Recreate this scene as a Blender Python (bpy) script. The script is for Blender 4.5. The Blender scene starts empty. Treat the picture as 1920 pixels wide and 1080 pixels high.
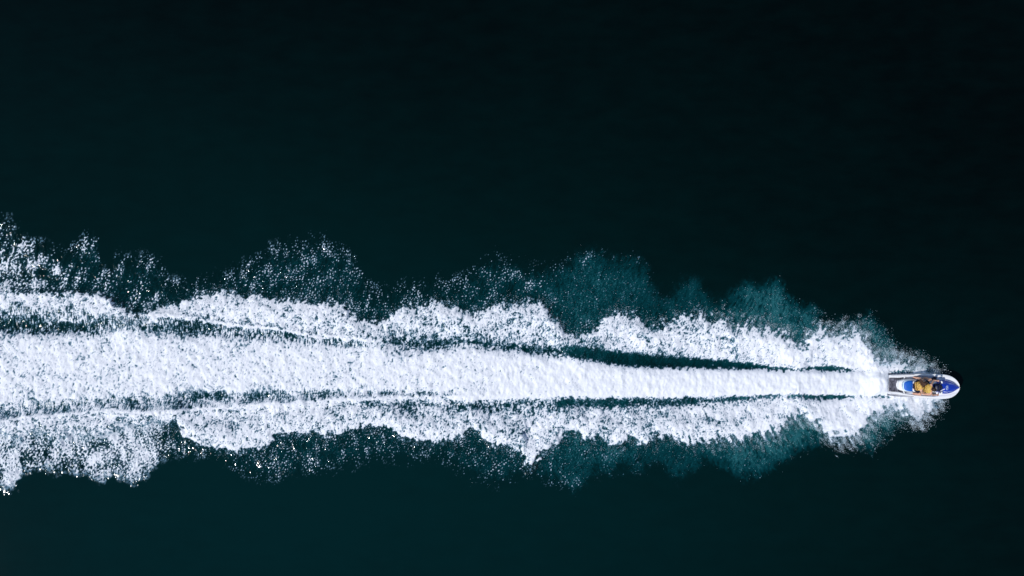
import bpy, bmesh, math, random
import numpy as np
from mathutils import Vector, Matrix, Euler

random.seed(7)
RNG = np.random.default_rng(11)
scene = bpy.context.scene
COL = scene.collection
R = math.radians

# ------------------------------------------------------------------ camera, sky, sun, exposure
CAM_H = 40.0                       # drone height over the water, metres
cam_d = bpy.data.cameras.new("drone_camera")
cam_d.sensor_width = 36.0
cam_d.lens = 36.0 * CAM_H / 48.0   # 48 m of water across the frame
cam_d.clip_end = 8000.0
cam = bpy.data.objects.new("drone_camera", cam_d)
cam.location = (0, 0, CAM_H)
cam.rotation_euler = (0, 0, 0)     # straight down
COL.objects.link(cam)
scene.camera = cam

SUN_EL = R(49)
SUN_AZ = math.atan2(-0.90, -0.44)  # clockwise from +Y: towards the lower left of the photograph
world = bpy.data.worlds.new("World")
scene.world = world
world.use_nodes = True
wt = world.node_tree
sky = wt.nodes.new("ShaderNodeTexSky")
sky.sky_type = 'NISHITA'
sky.sun_disc = False
sky.dust_density = 0.0            # clear marine air
sky.sun_elevation = SUN_EL
sky.sun_rotation = SUN_AZ
wt.links.new(sky.outputs[0], wt.nodes["Background"].inputs[0])
wt.nodes["Background"].inputs[1].default_value = 0.10
sun_d = bpy.data.lights.new("sun", 'SUN')
sun_d.energy = 3.15
sun_d.angle = R(0.53)
sun_d.color = (1.0, 0.975, 0.94)
sun = bpy.data.objects.new("sun", sun_d)
sdir = Vector((math.sin(SUN_AZ) * math.cos(SUN_EL), math.cos(SUN_AZ) * math.cos(SUN_EL), math.sin(SUN_EL)))
sun.rotation_euler = sdir.to_track_quat('Z', 'Y').to_euler()
sun.location = sdir * 200
COL.objects.link(sun)
scene.view_settings.view_transform = 'Standard'
scene.view_settings.look = 'None'
scene.view_settings.exposure = 0.0
scene.view_settings.gamma = 1.0
scene.view_settings.use_curve_mapping = False

# ------------------------------------------------------------------ helpers
def tag(o, label=None, cat=None, group=None, kind=None):
    if label: o["label"] = label
    if cat: o["category"] = cat
    if group: o["group"] = group
    if kind: o["kind"] = kind
    return o

def link(name, me, mat=None, parent=None):
    o = bpy.data.objects.new(name, me)
    COL.objects.link(o)
    if mat: me.materials.append(mat)
    if parent: o.parent = parent
    return o

def from_bm(name, bm, mat, parent=None, smooth=True, sharp=None):
    bmesh.ops.recalc_face_normals(bm, faces=bm.faces[:])
    me = bpy.data.meshes.new(name)
    bm.to_mesh(me); bm.free()
    if smooth:
        me.polygons.foreach_set("use_smooth", [True] * len(me.polygons))
        if sharp is not None:
            me.set_sharp_from_angle(angle=R(sharp))
    return link(name, me, mat, parent)

def sstep(a, b, x):
    t = np.clip((x - a) / (b - a), 0, 1)
    return t * t * (3 - 2 * t)

# ------------------------------------------------------------------ materials
def mat(name, col, rough=0.5, spec=0.5, var=0.0, scale=20.0, bump=0.0, coat=0.0):
    m = bpy.data.materials.new(name); m.use_nodes = True
    nt = m.node_tree; b = nt.nodes["Principled BSDF"]
    b.inputs["Roughness"].default_value = rough
    b.inputs["Specular IOR Level"].default_value = spec
    b.inputs["Coat Weight"].default_value = coat
    tc = nt.nodes.new("ShaderNodeTexCoord")
    nz = nt.nodes.new("ShaderNodeTexNoise"); nz.inputs["Scale"].default_value = scale
    nz.inputs["Detail"].default_value = 4
    nt.links.new(tc.outputs["Object"], nz.inputs["Vector"])
    rp = nt.nodes.new("ShaderNodeValToRGB")
    lo = [max(0, c * (1 - var)) for c in col]; hi = [min(1, c * (1 + var)) for c in col]
    rp.color_ramp.elements[0].position = 0.3; rp.color_ramp.elements[0].color = (*lo, 1)
    rp.color_ramp.elements[1].position = 0.7; rp.color_ramp.elements[1].color = (*hi, 1)
    nt.links.new(nz.outputs["Fac"], rp.inputs[0])
    nt.links.new(rp.outputs[0], b.inputs["Base Color"])
    if bump:
        bp = nt.nodes.new("ShaderNodeBump"); bp.inputs["Strength"].default_value = bump
        bp.inputs["Distance"].default_value = 0.01
        nt.links.new(nz.outputs["Fac"], bp.inputs["Height"])
        nt.links.new(bp.outputs[0], b.inputs["Normal"])
    return m

def sea_material():
    """Sea water carrying foam: attribute 'foam' = foam cover, 'air' = bubbles stirred under the surface."""
    m = bpy.data.materials.new("sea_water"); m.use_nodes = True
    nt = m.node_tree; b = nt.nodes["Principled BSDF"]; N = nt.nodes.new; L = nt.links.new
    fo = N("ShaderNodeAttribute"); fo.attribute_name = "foam"
    ai = N("ShaderNodeAttribute"); ai.attribute_name = "air"
    tc = N("ShaderNodeTexCoord")
    # clear water: slow drifts of turbidity
    mp = N("ShaderNodeMapping"); mp.inputs["Scale"].default_value = (0.035, 0.055, 1.0)
    L(tc.outputs["Object"], mp.inputs["Vector"])
    n1 = N("ShaderNodeTexNoise"); n1.inputs["Scale"].default_value = 1.0; n1.inputs["Detail"].default_value = 5
    n1.inputs["Roughness"].default_value = 0.55
    L(mp.outputs[0], n1.inputs["Vector"])
    mp2 = N("ShaderNodeMapping"); mp2.inputs["Scale"].default_value = (0.7, 1.6, 1.0)
    L(tc.outputs["Object"], mp2.inputs["Vector"])
    n2 = N("ShaderNodeTexNoise"); n2.inputs["Scale"].default_value = 1.0; n2.inputs["Detail"].default_value = 6
    L(mp2.outputs[0], n2.inputs["Vector"])
    # sun scatter painted into the water colour: brightest lower left, darkening outward
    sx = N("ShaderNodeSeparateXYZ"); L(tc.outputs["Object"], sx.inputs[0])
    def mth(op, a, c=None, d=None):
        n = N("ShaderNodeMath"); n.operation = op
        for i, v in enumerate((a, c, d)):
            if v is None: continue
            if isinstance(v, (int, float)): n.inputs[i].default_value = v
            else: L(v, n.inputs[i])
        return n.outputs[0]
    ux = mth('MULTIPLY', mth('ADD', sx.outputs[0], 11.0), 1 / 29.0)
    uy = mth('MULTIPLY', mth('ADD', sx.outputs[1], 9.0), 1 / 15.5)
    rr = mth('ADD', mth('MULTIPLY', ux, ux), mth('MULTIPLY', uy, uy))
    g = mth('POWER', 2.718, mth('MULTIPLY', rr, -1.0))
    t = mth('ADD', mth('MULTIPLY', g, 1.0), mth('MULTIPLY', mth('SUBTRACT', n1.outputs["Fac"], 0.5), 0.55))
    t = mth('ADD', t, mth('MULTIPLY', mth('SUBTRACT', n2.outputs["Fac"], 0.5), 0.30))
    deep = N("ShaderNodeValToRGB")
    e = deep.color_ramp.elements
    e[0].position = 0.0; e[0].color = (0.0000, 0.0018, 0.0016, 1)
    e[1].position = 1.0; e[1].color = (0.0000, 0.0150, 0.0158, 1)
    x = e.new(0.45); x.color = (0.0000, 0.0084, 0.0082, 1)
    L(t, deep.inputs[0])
    airr = N("ShaderNodeValToRGB")
    e = airr.color_ramp.elements
    e[0].position = 0.0; e[0].color = (0, 0.010, 0.011, 1)
    e[1].position = 1.0; e[1].color = (0.020, 0.125, 0.140, 1)
    x = e.new(0.45); x.color = (0.001, 0.040, 0.048, 1)
    L(ai.outputs["Fac"], airr.inputs[0])
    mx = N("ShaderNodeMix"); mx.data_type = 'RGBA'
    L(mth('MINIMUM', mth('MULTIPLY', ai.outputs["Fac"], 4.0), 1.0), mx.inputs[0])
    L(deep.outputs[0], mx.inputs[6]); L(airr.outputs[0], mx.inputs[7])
    # foam over it: thin foam is bluish, thick foam white
    thin = N("ShaderNodeMix"); thin.data_type = 'RGBA'
    L(mth('MINIMUM', mth('MULTIPLY', fo.outputs["Fac"], 2.2), 1.0), thin.inputs[0])
    L(mx.outputs[2], thin.inputs[6]); thin.inputs[7].default_value = (0.12, 0.23, 0.31, 1)
    thick = N("ShaderNodeMix"); thick.data_type = 'RGBA'
    k = mth('MAXIMUM', mth('MULTIPLY', mth('SUBTRACT', fo.outputs["Fac"], 0.40), 1.667), 0.0)
    L(k, thick.inputs[0]); L(thin.outputs[2], thick.inputs[6])
    thick.inputs[7].default_value = (0.90, 0.905, 0.945, 1)
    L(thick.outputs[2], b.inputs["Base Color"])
    rg = mth('ADD', mth('MULTIPLY', fo.outputs["Fac"], 0.6), 0.05)
    L(rg, b.inputs["Roughness"])
    b.inputs["IOR"].default_value = 1.33
    b.inputs["Specular IOR Level"].default_value = 0.25
    # ripples on open water
    n3 = N("ShaderNodeTexNoise"); n3.inputs["Scale"].default_value = 1.6; n3.inputs["Detail"].default_value = 5
    mp3 = N("ShaderNodeMapping"); mp3.inputs["Scale"].default_value = (0.8, 1.5, 1.0)
    L(tc.outputs["Object"], mp3.inputs["Vector"]); L(mp3.outputs[0], n3.inputs["Vector"])
    bp = N("ShaderNodeBump"); bp.inputs["Strength"].default_value = 1.0; bp.inputs["Distance"].default_value = 0.002
    L(n3.outputs["Fac"], bp.inputs["Height"]); L(bp.outputs[0], b.inputs["Normal"])
    return m

M_SEA = sea_material()
M_DROP = mat("spray_drop", (0.74, 0.86, 0.95), 0.35, 0.5, 0.03, 3)
M_WHITE = mat("white_gelcoat", (0.90, 0.90, 0.91), 0.22, 0.5, 0.03, 6, coat=0.5)
M_HULL = mat("pale_grey_gelcoat", (0.62, 0.66, 0.74), 0.3, 0.5, 0.04, 6, coat=0.3)
M_BLUE = mat("blue_gelcoat", (0.005, 0.04, 0.46), 0.25, 0.5, 0.15, 5, coat=0.4)
M_SEAT = mat("blue_vinyl", (0.006, 0.11, 0.52), 0.5, 0.4, 0.15, 18, 0.2)
M_PALE = mat("pale_blue_trim", (0.55, 0.74, 0.88), 0.4, 0.4, 0.06, 10)
M_MAT = mat("grey_traction_mat", (0.10, 0.10, 0.125), 0.9, 0.2, 0.9, 11, 0.6)
M_FOOT = mat("charcoal_traction_mat", (0.055, 0.055, 0.07), 0.9, 0.2, 0.4, 24, 0.5)
M_BLACK = mat("black_rubber", (0.012, 0.012, 0.015), 0.6, 0.4, 0.3, 20)
M_NAVY = mat("navy_plastic", (0.004, 0.008, 0.045), 0.4, 0.5, 0.3, 12)
M_GLASS = mat("dark_display_glass", (0.01, 0.012, 0.02), 0.08, 0.6, 0.2, 8)
M_LINE = mat("grey_trim", (0.16, 0.15, 0.2), 0.5, 0.4, 0.2, 12)
M_SKIN = mat("tanned_skin", (0.70, 0.38, 0.26), 0.5, 0.4, 0.12, 9)
M_VEST = mat("yellow_vest_nylon", (0.98, 0.71, 0.21), 0.8, 0.1, 0.10, 14, 0.4)
M_VEST2 = mat("amber_vest_nylon", (0.98, 0.65, 0.20), 0.8, 0.1, 0.10, 14, 0.4)
M_SHORT = mat("navy_swimwear", (0.012, 0.014, 0.03), 0.8, 0.2, 0.3, 20, 0.3)
M_HAIR = mat("brown_hair", (0.055, 0.022, 0.010), 0.5, 0.4, 0.6, 30, 0.5)
M_HAIR2 = mat("short_dark_hair", (0.030, 0.013, 0.008), 0.55, 0.4, 0.6, 40, 0.5)
M_EYE = mat("eye", (0.75, 0.75, 0.75), 0.2, 0.5, 0.02, 10)

# ------------------------------------------------------------------ the sea and the wake
# Plan of the wake: u runs along the course, v across it, 40 units to the metre,
# with (960, 540) straight below the drone.  world x = (u-960)/40, world y = (540-v)/40.
PIT = 1.2
U0, U1, V0, V1 = -30.0, 1836.0, 360.0, 972.0
ncore = int((U1 - U0) / PIT) + 1
uc = U0 + PIT * np.arange(ncore)
ext = [U0]; st = PIT
while ext[-1] > -760:
    st = min(st * 1.03, 7.0); ext.append(ext[-1] - st)
uu = np.concatenate([np.array(ext[1:])[::-1], uc])
vv = np.arange(V0, V1 + 0.01, PIT)
NU, NV = len(uu), len(vv)
U, V = np.meshgrid(uu, vv)          # rows = v

KX = np.fft.fftfreq(NU)[None, :]; KY = np.fft.fftfreq(NV)[:, None]
def noise(lam, aspect=1.0, ang=0.0, bw=0.45, low=False):
    """band-limited noise; lam in plan units, grain stretched by 'aspect' along the direction 'ang' (deg, from +u, v down)"""
    k0 = PIT / lam
    c, s = math.cos(R(ang)), math.sin(R(ang))
    a = (KX * c + KY * s) * math.sqrt(aspect); b = (-KX * s + KY * c) / math.sqrt(aspect)
    k = np.sqrt(a * a + b * b) + 1e-9
    if low: f = np.exp(-0.5 * (k / k0) ** 2)
    else: f = np.exp(-0.5 * (np.log(k / k0) / bw) ** 2)
    f[0, 0] = 0
    w = np.fft.fft2(RNG.standard_normal((NV, NU)))
    n = np.fft.ifft2(w * f).real
    return n / n.std()
def blur(a, sig):
    k2 = KX * KX + KY * KY
    return np.fft.ifft2(np.fft.fft2(a) * np.exp(-2 * (math.pi * sig / PIT) ** 2 * k2)).real
def curve(pts, u=None):
    p = np.array(pts, float); return np.interp(U if u is None else u, p[:, 0], p[:, 1])

UP_EDGE = [(-800,512),(-500,520),(-200,530),(0,540),(56,549),(110,551),(150,548),(190,551),(206,556),(225,572),(245,586),(265,586),(296,577),(320,570),(338,566),(363,555),(394,554),(414,546),(436,549),(462,555),(480,552),(497,554),(519,565),(536,562),(562,562),(587,569),(610,566),(626,565),(640,567),(649,572),(655,589),(683,598),(705,603),(722,600),(733,588),(745,579),(762,570),(778,577),(800,570),(815,563),(840,569),(860,577),(874,583),(894,586),(911,577),(930,570),(945,566),(987,565),(1016,565),(1028,574),(1044,597),(1061,618),(1084,629),(1112,615),(1135,594),(1157,583),(1174,582),(1194,592),(1213,608),(1236,608),(1270,597),(1292,587),(1320,590),(1330,598),(1342,597),(1354,588),(1368,602),(1382,608),(1410,604),(1440,612),(1467,622),(1490,640),(1505,640),(1516,628),(1526,616),(1540,614),(1560,622),(1575,626),(1590,620),(1604,615),(1616,624),(1624,640),(1636,660),(1650,671),(1684,675),(1700,679),(1722,686),(1745,697),(1764,706)]
LO_EDGE = [(-800,870),(-500,850),(-200,835),(-60,822),(0,822),(31,836),(56,823),(84,826),(113,836),(135,823),(169,830),(197,826),(239,806),(282,808),(310,798),(332,798),(346,815),(360,829),(394,838),(417,843),(439,852),(462,846),(480,842),(502,834),(517,818),(548,816),(581,811),(612,817),(635,813),(660,806),(683,801),(714,800),(731,802),(742,813),(762,823),(781,831),(798,827),(818,829),(852,827),(868,815),(888,804),(902,818),(925,837),(959,841),(982,850),(985,864),(988,874),(996,879),(1004,875),(1007,864),(1010,852),(1020,852),(1033,842),(1053,818),(1073,811),(1092,822),(1104,832),(1118,821),(1140,832),(1165,838),(1177,822),(1208,835),(1230,826),(1250,818),(1270,826),(1298,836),(1320,829),(1354,826),(1377,832),(1394,826),(1410,821),(1440,817),(1455,815),(1472,800),(1493,777),(1515,791),(1547,815),(1573,829),(1600,822),(1622,806),(1634,784),(1662,771),(1689,766),(1707,786),(1724,787),(1738,777),(1750,768),(1762,757),(1772,748)]
UP_HAZE = [(-800,380),(-400,390),(-200,392),(0,404),(23,413),(48,445),(87,448),(118,467),(140,452),(152,440),(169,424),(180,436),(188,480),(196,498),(205,492),(217,470),(240,474),(270,472),(296,474),(306,500),(325,520),(346,517),(417,508),(456,488),(484,474),(500,463),(511,455),(545,445),(575,446),(601,441),(649,459),(671,482),(683,512),(700,536),(733,534),(762,522),(800,524),(830,516),(869,510),(885,500),(897,483),(925,472),(959,481),(985,490),(1010,494),(1040,492),(1060,486),(1078,466),(1109,456),(1135,470),(1157,474),(1185,466),(1213,486),(1225,520),(1242,545),(1261,532),(1275,515),(1290,508),(1315,518),(1330,546),(1354,551),(1377,535),(1390,524),(1405,520),(1420,527),(1440,520),(1456,514),(1466,522),(1475,543),(1490,560),(1529,570),(1555,598),(1580,594),(1610,588),(1631,582),(1645,596),(1662,612),(1684,645),(1702,657),(1715,654),(1735,662),(1751,671),(1762,686),(1772,698)]
LO_HAZE = [(-800,960),(-400,945),(-150,930),(0,914),(17,920),(31,912),(40,889),(56,887),(70,877),(107,887),(127,882),(135,889),(158,888),(191,905),(214,889),(248,909),(270,893),(293,876),(307,862),(352,860),(394,860),(428,874),(462,894),(484,902),(521,903),(560,896),(598,887),(640,880),(671,876),(691,868),(740,867),(790,867),(818,862),(852,880),(883,900),(919,910),(953,912),(976,890),(1000,893),(1030,907),(1052,918),(1075,930),(1095,916),(1112,900),(1157,891),(1200,893),(1222,876),(1232,874),(1242,885),(1275,908),(1298,892),(1320,872),(1349,882),(1377,899),(1399,906),(1433,895),(1455,878),(1480,868),(1507,850),(1530,845),(1551,835),(1590,836),(1615,846),(1635,855),(1653,836),(1672,820),(1689,809),(1707,796),(1724,792),(1742,779),(1758,767),(1774,752)]
# inner troughs: (u, centre, half thickness, strength)
T1 = [(-800,600,18,.3),(-200,606,17,.5),(0,611,15,.52),(60,616,12,.58),(110,618,10,.56),(163,616,8,.40),(200,611,9,.22),(250,610,14,.17),(300,617,17,.26),(330,617,19,.44),(360,618,17,.48),(385,618,15,.36),(440,621,12,.30),(500,626,10,.25),(570,633,8,.2),(650,642,6,.14),(700,642,8,.2),(740,646,11,.45),(790,649,13,.6),(835,648,11,.5),(874,643,11,.42),(920,648,10,.45),(980,655,8,.5),(1020,658,9,.55),(1070,662,10,.6),(1112,666,12,.72),(1174,676,11.5,.95),(1242,680,10.5,.98),(1326,683,8.5,.98),(1400,687,5.5,.95),(1425,688,4,.85),(1450,691,2.6,.6),(1500,694,2.4,.6),(1520,691,3.8,.85),(1560,691,4.6,.95),(1585,693,3,.8),(1600,695,2,.4),(1660,697,2,.0),(1676,697.5,2.2,.85),(1700,697,2,.7),(1715,697,2,.2),(1836,705,2,0)]
T2 = [(-800,800,12,.1),(0,768,16,.10),(60,762,16,.12),(150,754,16,.12),(250,750,14,.16),(330,742,12,.3),(370,740,12,.5),(412,739,11,.5),(430,741,9,.25),(455,742,8,.35),(500,741,8,.4),(540,740,7,.2),(580,736,7,.3),(615,736,6.5,.32),(650,737,6,.2),(700,737,5,.2),(800,737,5,.15),(900,738,3,.0),(1000,738,3,0),(1836,740,2,0)]
T3 = [(-800,790,8,0),(640,753,5,.0),(705,755,8,.22),(760,756,10,.33),(832,756,9,.3),(860,758,9,.38),(910,758,11,.44),(958,756,10,.42),(1000,753,8,.38),(1073,753,8,.44),(1140,754,9.5,.52),(1213,752,8,.46),(1270,752.5,8,.52),(1312,750,7,.46),(1368,748,6,.50),(1410,745,5,.40),(1460,742,4,.35),(1500,741,4,.5),(1515,744,4,.75),(1550,745,4.5,.9),(1595,744,3,.85),(1606,743,2,.3),(1628,742.5,2,.3),(1640,742.5,2.4,.75),(1664,742.5,2.2,.7),(1672,742.5,2,.0),(1836,745,2,0)]
CR1 = [(-800,500),(-200,528),(0,541),(56,549),(150,552),(206,562),(225,572),(245,586),(253,588),(338,594),(422,608),(479,614),(521,616),(550,622),(573,626),(587,633),(600,632),(615,630),(649,633),(677,637),(705,638),(719,645),(1836,645)]
CR2 = [(-800,850),(-200,804),(0,789),(56,782),(113,777),(169,771),(225,769),(282,772),(338,769),(394,765),(450,762),(507,757.5),(550,756),(607,750),(649,747.5),(733,746),(804,744.5),(874,744),(960,744),(1836,742)]

big = noise(46, bw=.5); big2 = noise(46, bw=.5); mid = noise(17); mid2 = noise(17); small = noise(8)
Uw = U + 2.5 * big + 2.2 * mid
Vw = V + 2.0 * big2 + 1.9 * mid2 + 1.3 * small
def crv4(t):
    p = np.array(t, float); return [np.interp(U, p[:, 0], p[:, i]) for i in (1, 2, 3)]

ue = curve(UP_EDGE, Uw); le = curve(LO_EDGE, Uw)
uh = curve(UP_HAZE, Uw); lh = curve(LO_HAZE, Uw)
d_up = Vw - ue; d_lo = le - Vw                     # >0 inside the white water
# spray streaks lean with the throw of the water: forward near the craft, backward far astern
wf = sstep(900, 1350, U); wb = 1 - sstep(250, 750, U)
wm = np.clip(1 - wf - wb, 0, 1)
upper = V < curve([(-800, 650), (0, 680), (1000, 705), (1836, 720)])
def grain(lam, asp):
    vert = noise(lam, asp, 90)
    a60 = noise(lam, asp, 62); a118 = noise(lam, asp, 118)
    lean_f = np.where(upper, a118, a60); lean_b = np.where(upper, a60, a118)
    n = wm * vert + wf * lean_f + wb * (0.6 * lean_b + 0.5 * vert)
    return n / n.std()
stk = grain(30, 3.5) * .6 + grain(14, 3.0) * .4 + .5 * noise(22) + .3 * small
wisp = curve([(-800, 2), (900, 2.5), (1150, 4), (1300, 6), (1450, 7.5), (1600, 6.5), (1720, 4), (1780, 2)])
d_up = d_up + wisp * stk - wisp * .3; d_lo = d_lo + wisp * stk - wisp * .3
soft = curve([(-800, 6), (300, 4), (900, 6), (1200, 9), (1400, 14), (1600, 16), (1700, 10), (1780, 6)])

g7 = grain(8.5, 2.0); g5 = grain(5.4, 1.6); g16 = grain(20, 2.6)
i7 = noise(8.0); i5 = noise(5.0); n30 = noise(32); n90 = noise(95, 1.6, 0)

def inside(d, s): return sstep(-0.35 * s, s, d)
c1, h1, s1 = crv4(T1); c2, h2, s2 = crv4(T2); c3, h3, s3 = crv4(T3)
jit = 1.6 * mid + 1.1 * small
wash = sstep(-4, 8, (V + jit) - (c1 + h1 * .6)) * sstep(-4, 8, np.where(U > 850, c3 - h3 * .6, c2 - h2 * .3) - (V + jit))

n50 = noise(48, 1.4, 20); lump = noise(24)
calm = curve([(-800, 1.0), (0, .8), (500, .7), (900, .6), (1200, .4), (1500, .25), (1836, .15)])
C = 0.96 + 0.06 * n90 + (0.05 * n30 + .06 * n50 + .06 * lump) * np.where(wash > .5, calm, 1.0)
C += curve([(-800, -.12), (0, -.02), (500, .0), (900, -.03), (1200, -.02), (1400, .06), (1550, .2), (1700, .3)])
C -= (1 - wash) * curve([(-800, .02), (0, .03), (600, .05), (1000, .09), (1450, .10), (1600, .05), (1700, 0)])
C += wash * curve([(-800, -.1), (0, -.02), (450, .02), (700, .14), (900, .25), (1050, .4), (1300, .55), (1700, .6)])
# thick lip of foam at the leading edges
lip = np.exp(-((d_up - 8) / 7.0) ** 2) + np.exp(-((d_lo - 8) / 7.0) ** 2)
C += 0.10 * lip * (1 - wf * .6)
# thinner foam on the inner slopes of the side bands, streaked
slope_u = sstep(30, 0, (c1 - h1) - V) * (V < c1) * curve([(0, .22), (300, .1), (600, .04), (760, .25), (900, .22), (1100, .2), (1300, .12), (1450, .05), (1800, 0)])
slope_l = sstep(26, 0, V - (c3 + h3)) * (V > c3) * curve([(0, 0), (600, .04), (800, .14), (1000, .16), (1300, .12), (1450, .05), (1800, 0)])
C -= slope_u + slope_l
# streaked wave faces left of the crest lines
cr1 = curve(CR1, U + 6 * n30) + 1.2 * mid; cr2 = curve(CR2, U + 6 * n30) + 1.2 * mid
f1 = (sstep(0, 5, V - cr1) * sstep(45, 10, V - cr1) * curve([(-800, .0), (150, .0), (260, .2), (420, .26), (560, .24), (700, .16), (760, 0), (1836, 0)])
      + sstep(14, 50, V - cr1) * sstep(84, 66, V - cr1) * curve([(-800, .25), (0, .30), (160, .30), (230, .1), (260, 0), (1836, 0)]))
f2 = sstep(0, 5, cr2 - V) * sstep(52, 12, cr2 - V) * curve([(-800, .14), (0, .16), (300, .20), (600, .17), (850, .12), (1000, 0), (1836, 0)])
C -= f1 + f2
for c, h, s in ((c1, h1, s1), (c2, h2, s2), (c3, h3, s3)):
    cl = sstep(950, 1150, U)
    C -= s * (1 + .5 * cl) * np.exp(-(np.abs((V + (1.5 - .9 * cl) * jit + (2.2 - 1.2 * cl) * i7 - c) / (h * (1.05 + .1 * cl)))) ** (2.2 + 1.0 * cl))
# patchy thin places in the outer bands far astern and where the lower band thins out
C -= 0.16 * np.clip(n30 + .2, 0, 2) * sstep(-10, 30, d_lo) * sstep(700, 200, U) * (V > cr2)
C -= 0.10 * np.clip(noise(26, 1.5, 90), 0, 2) * (1 - wash) * sstep(1400, 1000, U)
soft_l = soft + curve([(-800, 26), (0, 30), (120, 34), (290, 26), (345, 2), (1836, 0)])
C = C * inside(d_up, soft) * inside(d_lo, soft_l)
crest = np.exp(-((V - cr1) / 2.6) ** 2) * curve([(0, .25), (200, .35), (440, .6), (700, .6), (735, 0)]) \
      + np.exp(-((V - cr2) / 3.0) ** 2) * curve([(-800, .4), (100, .5), (500, .6), (800, .5), (960, .2), (1000, 0)])
C += crest
ampl = curve([(-800, .26), (300, .24), (900, .24), (1300, .21), (1450, .17), (1600, .12), (1780, .12)])
tex = .50 * g7 + .50 * i7 + .30 * g5 + .30 * i5 + .45 * g16 + .30 * noise(13)
def ridged(lam, asp=1.0, ang=0):
    r = 1 - np.abs(noise(lam, asp, ang, bw=.4)); r = r - r.mean(); return r / r.std()
def swirl(a, amp, lam):
    du = amp / PIT * noise(lam, bw=.5); dv = amp / PIT * noise(lam, bw=.5)
    jj, ii = np.meshgrid(np.arange(NU), np.arange(NV))
    x = np.clip(jj + du, 0, NU - 1.001); y = np.clip(ii + dv, 0, NV - 1.001)
    xi = x.astype(int); yi = y.astype(int); fx = x - xi; fy = y - yi
    return (a[yi, xi] * (1 - fx) + a[yi, xi + 1] * fx) * (1 - fy) + (a[yi + 1, xi] * (1 - fx) + a[yi + 1, xi + 1] * fx) * fy
lace = swirl(.75 * ridged(19, 1.5, 90) + .6 * ridged(11, 1.3, 90) + .35 * ridged(36, 1.4, 30), 7, 44)
tex = .72 * tex / tex.std() + .55 * lace / lace.std()
tex = tex / tex.std()
streaky = np.clip((f1 + f2) * 5, 0, 1) * .8
vs = .9 * noise(9, 4.5, 94) + .5 * noise(15, 4.0, 88) + .25 * i5
tex = tex * (1 - streaky) + np.where(V < cr2 - 60, 1.6, 1.15) * (.85 * vs / vs.std() + .5 * lace / lace.std()) * streaky
smo = wash * sstep(1150, 1500, U)
hs = noise(14, 7, 2) * .5 + .6 * i7 + .5 * i5
tex = tex * (1 - .8 * smo) + hs * .8 * smo
silk = wash * sstep(1200, 800, U) * (1 - streaky)
foam = sstep(0.15 - .27 * silk, 0.94 + .05 * silk, C + ampl * tex * (1 + .12 * silk) + (1 - .6 * silk) * ((.06 + .05 * (1 - wash)) * noise(3.6) + .09 * noise(4.6, 1.5, 90)))
foam *= sstep(-6 - soft, 0, d_up) * sstep(-6 - soft, 0, d_lo)
foam *= 1 - .55 * sstep(1690, 1772, U) * sstep(-.3, .5, noise(26, 2.0, 60) + .4 * i7)
foam *= sstep(1778, 1758, U)

# foam flecks and painted sun glints beyond the white water, in patches and rays
ray_u = .5 * noise(34, 3.0, 100) + .6 * noise(60); ray_l = .5 * noise(34, 3.0, 80) + .6 * noise(60)
def flecks(dens, inside_haze, ray):
    cs = sstep(500, 100, U)
    f = i5 * .75 + g5 * .6
    f = (f / f.std()) * (1 - cs) + cs * (.8 * noise(8.5, 1.4, 100) + .6 * i5)
    f = f / f.std() + (.62 + .38 * cs) * ray
    th = 2.6 - dens * 2.6
    fine_flecks = noise(3.4) * .9 + .5 * noise(11) + .6 * ray
    off = sstep(1330, 1050, U)
    return np.maximum(sstep(th, th + .35, f), .36 * (1 - .4 * cs) * sstep(th - .1, th + 1.3, fine_flecks)) * inside_haze * off
in_u = sstep(-8, 16, Vw - uh) * sstep(6, -4, d_up)
in_l = sstep(-8, 16, lh - Vw) * sstep(np.maximum(6, soft_l * .95), np.minimum(-4, soft_l * .5 - 6), d_lo)
dens_u = curve([(-800, .6), (0, .6), (60, .55), (130, .42), (200, .34), (290, .42), (340, .32), (480, .40), (560, .38), (680, .30), (800, .24), (900, .24), (1000, .2), (1100, .13), (1250, .06), (1400, .0), (1836, .0)])
dens_u = dens_u + .28 * sstep(120, 20, U) * sstep(420, 520, V)
dens_l = curve([(-800, .8), (0, 1.3), (25, 1.3), (45, .95), (120, .95), (145, 1.25), (165, 1.0), (210, 1.2), (270, 1.2), (300, .95), (330, .5), (400, .22), (470, .36), (600, .32), (700, .27), (850, .22), (960, .22), (1100, .14), (1250, .06), (1400, .0), (1836, .0)])  # densest far astern, where white specks stand in for sun glints
fl_u = flecks(dens_u, in_u, ray_u); fl_l = flecks(dens_l, in_l, ray_l)
foam = np.maximum(foam, .92 * np.maximum(fl_u, fl_l))

# bubbles stirred under the surface
adens = curve([(-800, .10), (0, .20), (400, .18), (600, .22), (800, .20), (980, .28), (1060, .44), (1120, .48), (1180, .42), (1230, .34), (1290, .38), (1350, .50), (1420, .85), (1500, .92), (1620, 1.0), (1700, .85), (1780, .9)])
ldens = curve([(-800, .12), (0, .46), (300, .44), (400, .34), (600, .36), (800, .32), (960, .36), (1080, .54), (1200, .56), (1300, .64), (1430, .80), (1550, .84), (1640, .90), (1720, .8), (1790, .9)])
a_u = sstep(-10, 52, Vw - uh) * adens; a_l = sstep(-10, 46, lh - Vw) * ldens
a_u *= np.clip(1 + .24 * ray_u + .18 * noise(12, 2.5, 112), .2, 2)
a_l *= np.clip(1 + .24 * ray_l + .18 * noise(12, 2.5, 68), .2, 2)
near_u = sstep(0, -22, d_up); near_l = sstep(0, -22, d_lo)
air = np.minimum(a_u, a_l) * sstep(1790, 1762, U)
grn = sstep(1500, 900, U) * .6 + .4
air *= np.clip(1 + grn * (.30 * i5 + .25 * noise(3.4)), .15, 2.2)
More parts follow.
